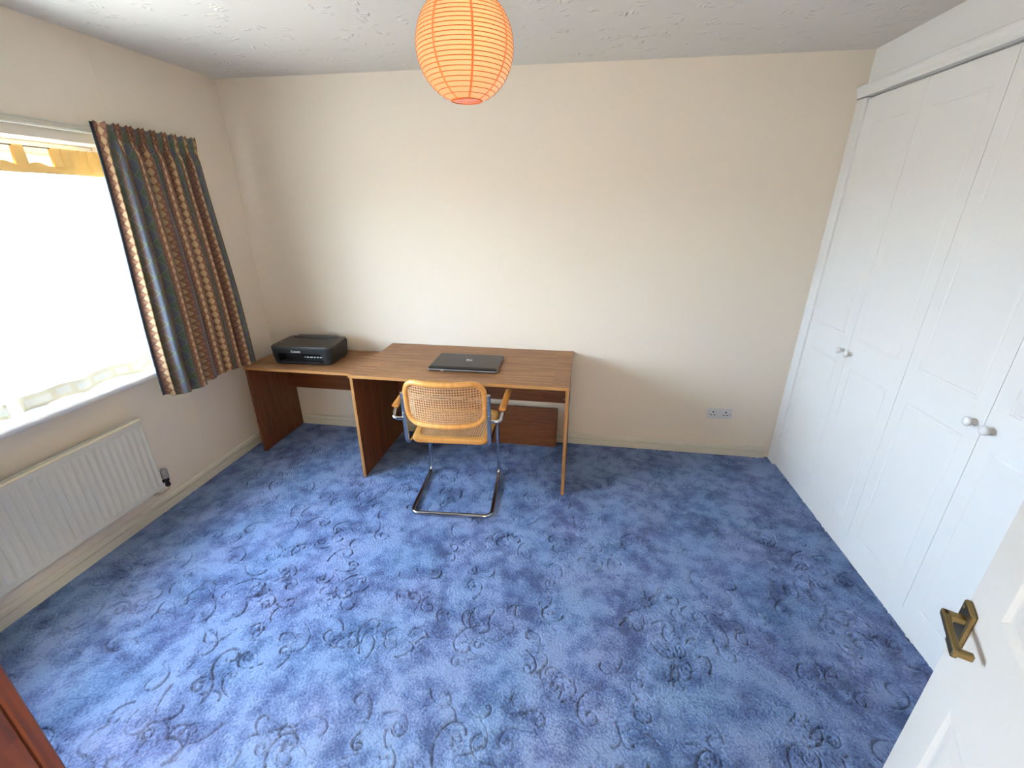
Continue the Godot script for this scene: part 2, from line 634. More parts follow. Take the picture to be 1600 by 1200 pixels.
func build_hall():
	struct_box("wall_unseen_hall", [  # unseen hall walls, keep sky light from leaking through the doorway
		[Vector3(1.3, -0.1, 3.1), Vector3(1.42, ROOM_H + 0.02, 4.3)],
		[Vector3(3.6, -0.1, 3.1), Vector3(3.72, ROOM_H + 0.02, 4.3)],
		[Vector3(1.3, -0.1, 4.2), Vector3(3.72, ROOM_H + 0.02, 4.32)]], M.wall, "unseen cream walls outside the doorway, keeping sky light out")
	var f := put("floor_unseen_landing", boxm(Vector3(1.42, -0.03, 3.11), Vector3(3.6, -0.002, 4.2), 0.0), M.wall)  # unseen floor, kept pale to bounce the fill lamp
	tag(f, "unseen pale landing floor outside the doorway, bouncing the fill light", "floor", "", "structure")
	# added fill lamp, out of view, lifts the left wall and radiator
	var l := thing("added_fill_lamp", "added round fill lamp, unseen behind the doorway, brightening the left wall", "lamp", Vector3(2.98, ROOM_H + 0.018, 3.27))
	var ring := MB.new()
	ring.lathe(PackedVector2Array([Vector2(0.0, 0.0), Vector2(0.15, 0.0), Vector2(0.15, -0.03), Vector2(0.138, -0.04), Vector2(0.133, -0.03)]), Vector3.ZERO, Vector3.UP, 32)
	put("fill_lamp_ring", ring, M.white, l)
	var gm := mat(Color(1, 1, 1), 0.6)
	gm.emission_enabled = true
	gm.emission = Color(1.0, 0.96, 0.89)
	gm.emission_energy_multiplier = 6.0
	var dome := MB.new()
	dome.lathe(PackedVector2Array([Vector2(0.133, -0.03), Vector2(0.12, -0.05), Vector2(0.08, -0.065), Vector2(0.0, -0.07)]), Vector3.ZERO, Vector3.UP, 32)
	put("fill_lamp_diffuser", dome, gm, l)
	var al := AreaLight3D.new()  # light of the added fill lamp
	al.name = "added_fill_light"
	al.area_size = Vector2(0.24, 0.24)
	al.light_color = Color(1.0, 0.96, 0.89)
	al.light_energy = 19.0
	al.area_range = 12.0
	al.shadow_enabled = true
	al.position = Vector3(0, -0.075, 0)
	al.rotation.x = -PI / 2
	l.add_child(al)

func build_window():
	var w := Node3D.new()
	w.name = "window_1"
	add_child(w)
	tag(w, "white framed window in the cream wall, behind white voile", "window", "", "structure")
	var f := MB.new()
	var x0 := -0.22
	var x1 := -0.15
	f.box(Vector3(x0, WY0, WZ0), Vector3(x1, WY0 + 0.055, WZ1), 0.004)
	f.box(Vector3(x0, WY1 - 0.055, WZ0), Vector3(x1, WY1, WZ1), 0.004)
	f.box(Vector3(x0, WY0 + 0.05, WZ0), Vector3(x1, WY1 - 0.05, WZ0 + 0.055), 0.004)
	f.box(Vector3(x0, WY0 + 0.05, WZ1 - 0.055), Vector3(x1, WY1 - 0.05, WZ1), 0.004)
	put("window_frame", f, M.upvc, w)
	var zm := 1.60
	put("mullion", boxm(Vector3(x0, WY0 + 0.05, zm - 0.03), Vector3(x1, WY1 - 0.05, zm + 0.03), 0.004), M.upvc, w)
	for s in [[WZ0 + 0.055, zm - 0.03], [zm + 0.03, WZ1 - 0.055]]:
		var m := MB.new()
		var a: float = s[0]
		var b: float = s[1]
		var ya := WY0 + 0.055
		var yb := WY1 - 0.055
		m.box(Vector3(x0 + 0.01, ya, a), Vector3(x1 + 0.012, ya + 0.05, b), 0.006)
		m.box(Vector3(x0 + 0.01, yb - 0.05, a), Vector3(x1 + 0.012, yb, b), 0.006)
		m.box(Vector3(x0 + 0.01, ya + 0.05, a), Vector3(x1 + 0.012, yb - 0.05, a + 0.05), 0.006)
		m.box(Vector3(x0 + 0.01, ya + 0.05, b - 0.05), Vector3(x1 + 0.012, yb - 0.05, b), 0.006)
		var sash := put("sash", m, M.upvc, w)
		put("pane", boxm(Vector3(-0.186, ya + 0.04, a + 0.04), Vector3(-0.182, yb - 0.04, b - 0.04), 0.0), M.glass, sash)
	var sill := MB.new()
	# rounded nose board
	var prof := PackedVector2Array([Vector2(-0.15, 0.775), Vector2(0.04, 0.775), Vector2(0.050, 0.779), Vector2(0.055, 0.788), Vector2(0.055, 0.800), Vector2(0.050, 0.808), Vector2(0.040, 0.812), Vector2(-0.15, 0.812)])
	sill.sweep(prof, Vector3(0, 0, WZ0 - 0.07), Vector3(0, 0, WZ1 + 0.07), Vector3.RIGHT, Vector3.UP)
	put("window_sill", sill, M.white, w)

func build_skirting():
	var prof := PackedVector2Array([Vector2(0, -0.02), Vector2(0.017, -0.02), Vector2(0.017, 0.045), Vector2(0.008, 0.0455), Vector2(0.008, 0.053), Vector2(0.0155, 0.054), Vector2(0.013, 0.070), Vector2(0.007, 0.078), Vector2(0, 0.080)])
	var a := MB.new()
	a.sweep(prof, Vector3(0, 0, 0), Vector3(3.70, 0, 0), Vector3.BACK, Vector3.UP)
	var o := put("baseboard_back", a, M.gloss)
	tag(o, "cream moulded skirting along the back wall", "skirting", "", "structure")
	var b := MB.new()
	b.sweep(prof, Vector3(0, 0, 0.0), Vector3(0, 0, ROOM_D), Vector3.RIGHT, Vector3.UP)
	o = put("baseboard_left", b, M.gloss)
	tag(o, "cream moulded skirting under the window and radiator", "skirting", "", "structure")

# a moulded leaf: grid of cells, odd-odd cells are panels whose field is a child part
func moulded(parent: Node, xs: Array, ys: Array, th: float, ring: Array, m: Material, skin: MB):
	for i in xs.size() - 1:
		for j in ys.size() - 1:
			var x0: float = xs[i]
			var x1: float = xs[i + 1]
			var y0: float = ys[j]
			var y1: float = ys[j + 1]
			if i % 2 == 1 and j % 2 == 1:
				for k in ring.size() - 1:
					var a: float = ring[k][0]
					var b: float = ring[k + 1][0]
					var za: float = ring[k][1]
					var zb: float = ring[k + 1][1]
					skin.fquad(Vector3(x0 + a, y0 + a, za), Vector3(x1 - a, y0 + a, za), Vector3(x1 - b, y0 + b, zb), Vector3(x0 + b, y0 + b, zb), Vector3.BACK)
					skin.fquad(Vector3(x0 + a, y1 - a, za), Vector3(x1 - a, y1 - a, za), Vector3(x1 - b, y1 - b, zb), Vector3(x0 + b, y1 - b, zb), Vector3.BACK)
					skin.fquad(Vector3(x0 + a, y0 + a, za), Vector3(x0 + a, y1 - a, za), Vector3(x0 + b, y1 - b, zb), Vector3(x0 + b, y0 + b, zb), Vector3.BACK)
					skin.fquad(Vector3(x1 - a, y0 + a, za), Vector3(x1 - a, y1 - a, za), Vector3(x1 - b, y1 - b, zb), Vector3(x1 - b, y0 + b, zb), Vector3.BACK)
				var e: float = ring[ring.size() - 1][0]
				var z: float = ring[ring.size() - 1][1]
				put("panel", boxm(Vector3(x0 + e, y0 + e, -th * 0.9), Vector3(x1 - e, y1 - e, z), 0.0002), m, parent)
			else:
				skin.fquad(Vector3(x0, y0, 0), Vector3(x1, y0, 0), Vector3(x1, y1, 0), Vector3(x0, y1, 0), Vector3.BACK)
	var X0: float = xs[0]
	var X1: float = xs[xs.size() - 1]
	var Y0: float = ys[0]
	var Y1: float = ys[ys.size() - 1]
	var z2 := -th
	skin.fquad(Vector3(X0, Y0, 0), Vector3(X0, Y1, 0), Vector3(X0, Y1, z2), Vector3(X0, Y0, z2), Vector3.LEFT)
	skin.fquad(Vector3(X1, Y0, 0), Vector3(X1, Y1, 0), Vector3(X1, Y1, z2), Vector3(X1, Y0, z2), Vector3.RIGHT)
	skin.fquad(Vector3(X0, Y1, 0), Vector3(X1, Y1, 0), Vector3(X1, Y1, z2), Vector3(X0, Y1, z2), Vector3.UP)
	skin.fquad(Vector3(X0, Y0, 0), Vector3(X1, Y0, 0), Vector3(X1, Y0, z2), Vector3(X0, Y0, z2), Vector3.DOWN)
	skin.fquad(Vector3(X0, Y0, z2), Vector3(X1, Y0, z2), Vector3(X1, Y1, z2), Vector3(X0, Y1, z2), Vector3.FORWARD)

func build_room_door():
	# local x runs from the free edge to the hinge, z is the face that shows
	var d := Node3D.new()
	d.name = "door_1"
	add_child(d)
	d.position = Vector3(3.078, 0, 2.256)
	d.rotation.y = deg_to_rad(-115.0)
	tag(d, "white six panel door standing open beside the wardrobe, brass lever", "door", "", "structure")
	var ring := [[0.0, 0.0], [0.006, -0.0018], [0.012, -0.0038], [0.018, -0.0042], [0.040, -0.0014], [0.042, -0.0014]]
	var skin := MB.new()
	var xs := [0.0, 0.107, 0.331, 0.431, 0.655, 0.762]
	var ys := [0.012, 0.22, 0.842, 1.057, 1.60, 1.70, 1.87, 1.98]
	moulded(d, xs, ys, 0.036, ring, M.door, skin)
	put("door_leaf", skin, M.door, d)
	put("back_plate", boxm(Vector3(0.006, 0.905, 0.0), Vector3(0.051, 1.008, 0.010), 0.0025), M.brass, d)
	var lv := MB.new()
	lv.box(Vector3(0.032, 0.978, 0.008), Vector3(0.046, 0.991, 0.040), 0.002)
	lv.box(Vector3(0.032, 0.978, 0.030), Vector3(0.132, 0.991, 0.041), 0.002)
	lv.box(Vector3(0.121, 0.978, 0.014), Vector3(0.132, 0.991, 0.036), 0.002)
	put("lever_handle", lv, M.brass, d)
	var s := MB.new()
	for y in [0.917, 0.996]:
		s.lathe(PackedVector2Array([Vector2(0.004, 0.0), Vector2(0.004, 0.0012), Vector2(0.0, 0.0014)]), Vector3(0.016, y, 0.010), Vector3.BACK, 12)
	put("screw", s, M.brass, d)

# ------------------------------------------------------------------ furniture
func build_wardrobe():
	var w := thing("fitted_wardrobe", "white fitted wardrobe of four tall moulded doors along the right wall", "wardrobe", Vector3(3.743, 0, 0), deg_to_rad(-88.9))
	var z0 := 0.09
	var dw := 0.4225
	var g := 0.0010
	put("carcass", boxm(Vector3(0.017, 0.09, -0.60), Vector3(z0 + dw * 4, 2.178, -0.024), 0.001), M.white, w)
	put("plinth", boxm(Vector3(0.078, -0.01, -0.55), Vector3(z0 + dw * 4, 0.086, -0.006), 0.001), M.white, w)
	put("end_post", boxm(Vector3(0.003, -0.01, -0.05), Vector3(z0 + 0.0002, 2.176, 0.012), 0.002), M.white, w)
	var prof := PackedVector2Array([Vector2(-0.05, 2.181), Vector2(0.016, 2.181), Vector2(0.016, 2.190), Vector2(0.020, 2.194), Vector2(0.020, 2.204), Vector2(0.026, 2.216), Vector2(0.030, 2.222), Vector2(0.030, 2.232), Vector2(0.024, 2.236), Vector2(-0.05, 2.236)])
	var cn := MB.new()
	cn.sweep(prof, Vector3(0.003, 0, 0), Vector3(z0 + dw * 4, 0, 0), Vector3.BACK, Vector3.UP)
	put("cornice", cn, M.white, w)
	var ring := [[0.0, 0.0], [0.003, -0.0013], [0.007, -0.0018], [0.011, -0.0013], [0.014, -0.0001]]
	for k in 4:
		var d := Node3D.new()
		d.name = numbered("door", w)
		d.position = Vector3(z0 + dw * k, 0, 0)
		w.add_child(d, true)
		var skin := MB.new()
		moulded(d, [g, 0.062, dw - 0.062, dw - g], [0.09, 0.145, 0.880, 1.022, 2.06, 2.166], 0.020, ring, M.white, skin)
		put("door_leaf", skin, M.white, d)
		var kx := dw - 0.036 if k % 2 == 0 else 0.036
		var kn := MB.new()
		kn.lathe(PackedVector2Array([Vector2(0.011, 0), Vector2(0.0105, 0.003), Vector2(0.0075, 0.008), Vector2(0.0085, 0.013), Vector2(0.014, 0.018), Vector2(0.0172, 0.025), Vector2(0.0165, 0.031), Vector2(0.012, 0.0355), Vector2(0.005, 0.0375), Vector2(0, 0.038)]), Vector3(kx, 0.948, 0), Vector3.BACK, 24)
		put("knob", kn, M.white, d)

func build_main_desk():
	var d := thing("desk", "wide teak veneer desk with the closed laptop on it", "desk")
	put("desk_top", boxm(Vector3(0.995, 0.7, 0.003), Vector3(2.320, 0.72, 0.677), 0.0015, 0), M.teak, d)
	put("edge_strip", boxm(Vector3(0.995, 0.7005, 0.6765), Vector3(2.320, 0.7195, 0.6785), 0.0006, 0), M.teak_edge, d)
	put("side_panel", boxm(Vector3(1.002, 0.002, 0.025), Vector3(1.020, 0.7, 0.674), 0.001, 1, Vector2(0.2, 0.5)), M.teak_shaded, d)
	put("side_panel", boxm(Vector3(2.298, 0.002, 0.025), Vector3(2.316, 0.7, 0.674), 0.001, 1, Vector2(0.6, 0.1)), M.teak_shaded, d)
	for x in [1.002, 2.298]:
		put("edge_strip", boxm(Vector3(x, 0.002, 0.6735), Vector3(x + 0.018, 0.6995, 0.6757), 0.0006, 1), M.teak_edge, d)
		for z in [0.07, 0.60]:
			var ft := MB.new()
			ft.lathe(PackedVector2Array([Vector2(0.0, -0.002), Vector2(0.009, -0.002), Vector2(0.010, 0.004), Vector2(0.008, 0.013)]), Vector3(x + 0.009 + (-0.005 if x < 1.5 else 0.0), 0, z), Vector3.UP, 14)
			put("foot_glide", ft, M.dark_plastic, d)
	put("modesty_panel", boxm(Vector3(1.020, 0.335, 0.022), Vector3(2.298, 0.7, 0.040), 0.001, 0, Vector2(0.1, 0.3)), M.teak_shaded, d)
	var cap := MB.new()
	cap.lathe(PackedVector2Array([Vector2(0.005, 0), Vector2(0.0045, 0.0015), Vector2(0, 0.002)]), Vector3(2.275, 0.365, 0.040), Vector3.BACK, 12)
	put("screw_cap", cap, M.silver, d)

func build_side_desk():
	var d := thing("side_table", "lower teak veneer table in the corner, carrying the printer", "table")
	put("table_top", boxm(Vector3(0.135, 0.637, 0.022), Vector3(0.990, 0.655, 0.489), 0.0015, 0, Vector2(0.4, 0.2)), M.teak, d)
	put("edge_strip", boxm(Vector3(0.135, 0.6375, 0.4885), Vector3(0.990, 0.6545, 0.4905), 0.0006, 0), M.teak_edge, d)
	put("side_panel", boxm(Vector3(0.138, 0.003, 0.022), Vector3(0.155, 0.637, 0.482), 0.001, 1, Vector2(0.9, 0.2)), M.teak_shaded, d)
	put("side_panel", boxm(Vector3(0.972, 0.003, 0.022), Vector3(0.989, 0.637, 0.482), 0.001, 1, Vector2(0.5, 0.7)), M.teak_shaded, d)
	put("edge_strip", boxm(Vector3(0.138, 0.003, 0.4815), Vector3(0.155, 0.6365, 0.4835), 0.0006, 1), M.teak_shaded, d)
	put("modesty_panel", boxm(Vector3(0.155, 0.33, 0.024), Vector3(0.972, 0.637, 0.040), 0.001, 0, Vector2(0.8, 0.5)), M.teak_shaded, d)
	for x in [0.1465, 0.980]:
		for z in [0.07, 0.455]:
			var ft := MB.new()
			ft.lathe(PackedVector2Array([Vector2(0.0, -0.002), Vector2(0.009, -0.002), Vector2(0.010, 0.004), Vector2(0.008, 0.013)]), Vector3(x, 0, z), Vector3.UP, 14)
			put("foot_glide", ft, M.dark_plastic, d)

func build_loose_board():
	var b := boxm(Vector3(-0.54, 0, -0.008), Vector3(0.54, 0.30, 0.008), 0.001, 0, Vector2(0.3, 0.9))
	var o := put("loose_board", b, M.teak_shaded, self, Vector3(1.693, -0.001, 0.088))
	o.rotation.x = deg_to_rad(-6.0)
	tag(o, "loose brown board leaning on the wall under the desk", "board")

func cane_sheet(nu: int, nv: int, f: Callable, th: float) -> MB:
	# woven cane: every cell is a square with an octagonal hole, both faces and the hole's wall
	var b := MB.new()
	var cut := 0.335
	for i in nu:
		for j in nv:
			var sq := []
			var oc := []
			for k in 8:
				var a := TAU * (k + 0.5) / 8
				var dx := cos(a)
				var dy := sin(a)
				var mx := maxf(absf(dx), absf(dy))
				sq.append(Vector2((i + 0.5 + 0.5 * dx / mx) / nu, (j + 0.5 + 0.5 * dy / mx) / nv))
				oc.append(Vector2((i + 0.5 + cut * dx) / nu, (j + 0.5 + cut * dy) / nv))
			for k in 8:
				var k2 := (k + 1) % 8
				var a0: Array = f.call(sq[k])
				var b0: Array = f.call(sq[k2])
				var c0: Array = f.call(oc[k2])
				var d0: Array = f.call(oc[k])
				var nn: Vector3 = a0[1]
				b.quad(a0[0] + a0[1] * th, b0[0] + b0[1] * th, c0[0] + c0[1] * th, d0[0] + d0[1] * th, nn)
				b.quad(a0[0] - a0[1] * th, b0[0] - b0[1] * th, c0[0] - c0[1] * th, d0[0] - d0[1] * th, -nn)
				b.fquad(c0[0] + c0[1] * th, d0[0] + d0[1] * th, d0[0] - d0[1] * th, c0[0] - c0[1] * th, f.call(Vector2((i + 0.5) / nu, (j + 0.5) / nv))[0] - d0[0])
				# corner triangle of the square, between two octant points
				var m: Vector2 = sq[k] + sq[k2]
				if k % 2 == 0:
					var cx: float = (i + (1.0 if m.x / 2.0 * nu - i > 0.5 else 0.0)) / nu
					var cy: float = (j + (1.0 if m.y / 2.0 * nv - j > 0.5 else 0.0)) / nv
					var e: Array = f.call(Vector2(cx, cy))
					b.tri(a0[0] + nn * th, e[0] + nn * th, b0[0] + nn * th, nn, nn, nn)
					b.tri(a0[0] - nn * th, e[0] - nn * th, b0[0] - nn * th, -nn, -nn, -nn)
	return b

func back_point(x: float, y: float) -> Vector3:
	# the bowed backrest: deepest in the middle, leaning back towards its top
	var t := x / 0.225
	return Vector3(x, y, 0.170 + (y - 0.58) * 0.10 + 0.072 * (1.0 - t * t))

func build_chair():
	var c := thing("cantilever_chair", "cane and beech armchair on a bent chrome tube, drawn up to the desk", "chair", Vector3(1.668, 0, 0.752), deg_to_rad(4.0))
	var hw := 0.228
	var pts := [Vector3(-hw, 0.757, 0.196), Vector3(-hw, 0.445, 0.180), Vector3(-hw + 0.006, 0.430, -0.226), Vector3(-hw, 0.012, -0.228), Vector3(-hw - 0.004, 0.012, 0.222),
		Vector3(hw + 0.004, 0.012, 0.222), Vector3(hw, 0.012, -0.228), Vector3(hw - 0.006, 0.430, -0.226), Vector3(hw, 0.445, 0.180), Vector3(hw, 0.757, 0.196)]
	var path := fillet(pts, 0.050, 8)
	var tb := MB.new()
	tb.tube(path, 0.0118, 16)
	put("tube_frame", tb, M.chrome, c)
	# seat: beech frame round a cane panel
	var seat := MB.new()
	var outer := seat_outline(0.0)
	var inner := seat_outline(0.034)
	var K := outer.size()
	var rows := []
	for l in [[0.446, 0.000, 0], [0.440, 0.004, 0], [0.440, 0.030, 0], [0.452, 0.034, 0], [0.468, 0.034, 0], [0.473, 0.030, 0], [0.473, 0.006, 0], [0.469, 0.001, 0], [0.458, -0.001, 0]]:
		var ring := PackedVector3Array()
		var ol := seat_outline(l[1])
		for p in ol:
			ring.append(Vector3(p.x, l[0], p.y))
		rows.append(ring)
	seat.grid(rows, true, true, 1.4, 0.12)
	put("seat_frame", seat, M.beech, c)
	put("seat_cane", cane_sheet(28, 22, func(q: Vector2) -> Array:
		var z := lerpf(-0.206, 0.130, q.y)
		var w := lerpf(0.203, 0.183, q.y)
		return [Vector3((q.x * 2.0 - 1.0) * w, 0.4655, z), Vector3.UP], 0.0012), M.cane, c)
	# back: bent beech hoop and cane
	var loop := PackedVector3Array()
	for p in round_rect(0.412, 0.246, 0.068, 8):
		var q := p
		loop.append(back_point(q.x, q.y + 0.711))
	var dense := PackedVector3Array()
	for i in loop.size():
		var a := loop[i]
		var b := loop[(i + 1) % loop.size()]
		var n := maxi(1, int(a.distance_to(b) / 0.02))
		for k in n:
			var x := lerpf(a.x, b.x, float(k) / n)
			var y := lerpf(a.y, b.y, float(k) / n)
			dense.append(back_point(x, y))
	var hoop := MB.new()
	hoop.tube(dense, 0.0150, 14, true)
	put("back_frame", hoop, M.beech, c)
	put("back_cane", cane_sheet(29, 16, func(q: Vector2) -> Array:
		var x := (q.x * 2.0 - 1.0) * 0.198
		var y := 0.596 + q.y * 0.230
		var t := x / 0.225
		return [back_point(x, y), Vector3(0.144 / 0.225 * t, -0.10, 1.0).normalized()], 0.0010), M.cane, c)
	for s in [-1.0, 1.0]:
		var arm := fillet([Vector3(s * 0.228, 0.606, 0.190), Vector3(s * 0.288, 0.606, 0.196), Vector3(s * 0.296, 0.634, 0.128), Vector3(s * 0.302, 0.634, -0.10)], 0.045, 8)
		var at := MB.new()
		at.tube(arm, 0.0105, 14)
		put("arm_tube", at, M.chrome, c)
		var pad := MB.new()
		var pp := PackedVector3Array()
		for k in 13:
			var f := k / 12.0
			pp.append(Vector3(s * (0.294 + 0.010 * f), 0.652, 0.135 - 0.262 * f))
		pad.tube(pp, 0.019, 16, false, true, 0.52, Vector3.UP)
		put("arm_rest", pad, M.arm, c)
		for y in [0.730, 0.640]:
			var sc := MB.new()
			sc.lathe(PackedVector2Array([Vector2(0.0055, -0.002), Vector2(0.0055, 0.0025), Vector2(0.003, 0.004), Vector2(0, 0.0043)]), Vector3(s * 0.228, y, 0.2025), Vector3.BACK, 12)
			put("bolt", sc, M.chrome, c)

func seat_outline(inset: float) -> PackedVector2Array:
	var out := PackedVector2Array()
	var rr := 0.045
	for c in 4:
		var sx: float = [1, -1, -1, 1][c]
		var sz: float = [1, 1, -1, -1][c]
		var hw: float = (0.214 if sz > 0 else 0.236) - inset
		var cz: float = (0.160 - inset if sz > 0 else -0.240 + inset) - sz * rr
		for j in 9:
			var a := PI / 2 * (c + j / 8.0)
			out.append(Vector2(sx * (hw - rr) + cos(a) * rr, cz + sin(a) * rr))
	return out

func build_printer():
	var p := thing("printer", "black inkjet printer with a slotted front on the corner table", "printer", Vector3(0.505, 0.655, 0.262), deg_to_rad(2.5))
	# plan outline: rounded front corners, cut rear corners
	var o := PackedVector2Array()
	var hw := 0.218
	for k in 9:
		var a := PI / 2 * k / 8.0
		o.append(Vector2(hw - 0.045 + cos(a) * 0.045, 0.105 + sin(a) * 0.035))
	for k in 9:
		var a := PI / 2 + PI / 2 * k / 8.0
		o.append(Vector2(-hw + 0.045 + cos(a) * 0.045, 0.105 + sin(a) * 0.035))
	o.append(Vector2(-hw, -0.105)); o.append(Vector2(-hw + 0.025, -0.14)); o.append(Vector2(hw - 0.025, -0.14)); o.append(Vector2(hw, -0.105))
	# body as a shell with the paper slot cut into its front
	var solid := MB.new()
	solid.prism(o, [[0.004, 0.020], [0.018, 0.012], [0.060, 0.004], [0.108, 0.0], [0.116, 0.0]])
	var csg := CSGCombiner3D.new()
	csg.name = "body"
	var body := CSGMesh3D.new()
	body.mesh = solid.mesh()
	body.material = M.black
	csg.add_child(body)
	var slot := CSGPolygon3D.new()
	slot.operation = CSGShape3D.OPERATION_SUBTRACTION
	slot.polygon = PackedVector2Array([Vector2(-0.160, 0.020), Vector2(0.150, 0.020), Vector2(0.150, 0.066), Vector2(0.147, 0.076), Vector2(0.138, 0.082), Vector2(-0.160, 0.084)])
	slot.depth = 0.09
	slot.position = Vector3(0, 0, 0.15)
	slot.material = M.black_hole
	csg.add_child(slot)
	p.add_child(csg, true)
	# scanner lid
	var lid := MB.new()
	lid.prism(o, [[0.117, 0.002], [0.1175, 0.0], [0.126, 0.001], [0.131, 0.004], [0.133, 0.010]])
	put("lid", lid, M.black_top, p)
	var rear := MB.new()
	var ro := PackedVector2Array([Vector2(0.155, -0.078), Vector2(-0.165, -0.078), Vector2(-0.150, -0.142), Vector2(0.140, -0.142)])
	rear.prism(ro, [[0.128, 0.0], [0.137, 0.001], [0.140, 0.004]])
	put("paper_feed", rear, M.black_top, p)
	put("feed_slot", boxm(Vector3(-0.118, 0.1315, -0.055), Vector3(0.100, 0.1345, -0.046), 0.0005), M.black_hole, p)
	put("paper_tray", boxm(Vector3(-0.155, 0.018, 0.085), Vector3(0.148, 0.026, 0.141), 0.002), M.dark_plastic, p)
	put("inner_panel", boxm(Vector3(-0.02, 0.028, 0.085), Vector3(0.149, 0.060, 0.108), 0.003), M.black_hole, p)
	var logo := put("logo", lettering("Canon", 0.021, "Droid Serif", true), M.print, p, Vector3(-0.030, 0.0985, 0.1405))
	logo.set_meta("label", "pale maker's name on the front")
	var x := 0.008
	for wdt in [0.007, 0.017, 0.018, 0.012, 0.014, 0.016]:
		put("panel_mark", boxm(Vector3(x, 0.0500, 0.1078), Vector3(x + wdt, 0.0555, 0.1087), 0.0001), M.print, p)
		x += wdt + 0.0085
	put("sticker", boxm(Vector3(-0.195, 0.1325, 0.03), Vector3(-0.170, 0.1336, 0.042), 0.0001), M.grey_plastic, p)

func lettering(text: String, size: float, face: String, bold := false) -> TextMesh:
	var tm := TextMesh.new()
	var f := SystemFont.new()
	f.font_names = PackedStringArray([face])
	if bold:
		f.font_weight = 700
	tm.font = f
	tm.text = text
	tm.font_size = 32
	tm.pixel_size = size / 32.0
	tm.depth = 0.0012
	return tm

func build_laptop():
	var l := thing("laptop", "closed black laptop with a small silver emblem on the desk", "laptop", Vector3(1.662, 0.72, 0.395), deg_to_rad(1.0))
	var o := round_rect(0.428, 0.285, 0.012, 5)
	var base := MB.new()
	base.prism(o, [[0.005, 0.006], [0.009, 0.001], [0.014, 0.0], [0.0155, 0.001]])
	put("base", base, M.dark_plastic, l)
	var rim := MB.new()
	rim.prism(o, [[0.0130, -0.0012], [0.0136, -0.0020], [0.0175, -0.0020], [0.0182, -0.001]])
	put("silver_rim", rim, M.silver, l)
	var lid := MB.new()
	lid.prism(o, [[0.0178, 0.0006], [0.0185, 0.0], [0.025, 0.0006], [0.0285, 0.004], [0.0295, 0.010]])
	put("lid", lid, M.lid, l)
	put("front_band", boxm(Vector3(-0.205, 0.0288, 0.116), Vector3(0.205, 0.0302, 0.134), 0.0006), M.black_hole, l)
	for s in [-1, 1]:
		for t in [-1, 1]:
			put("rubber_foot", boxm(Vector3(s * 0.18 - 0.012, 0.0, t * 0.11 - 0.005), Vector3(s * 0.18 + 0.012, 0.0055, t * 0.11 + 0.005), 0.001), M.black_hole, l)
	# emblem: open rounded letter-like frame with a tail
	var e := MB.new()
	var y := 0.0300
	var P := fillet([Vector3(-0.012, y, -0.010), Vector3(0.017, y, -0.010), Vector3(0.017, y, 0.012), Vector3(-0.014, y, 0.012), Vector3(-0.014, y, -0.003)], 0.005, 4)
	e.tube(P, 0.0030, 8, false, true, 0.35, Vector3.UP)
	e.tube(PackedVector3Array([Vector3(-0.021, y, -0.016), Vector3(-0.008, y, -0.016), Vector3(-0.006, y, -0.004)]), 0.0028, 8, false, true, 0.35, Vector3.UP)
	put("emblem", e, M.print, l, Vector3(0.01, 0, -0.012))
	put("latch", boxm(Vector3(-0.135, 0.006, 0.1405), Vector3(-0.118, 0.0135, 0.1445), 0.001), M.silver, l)

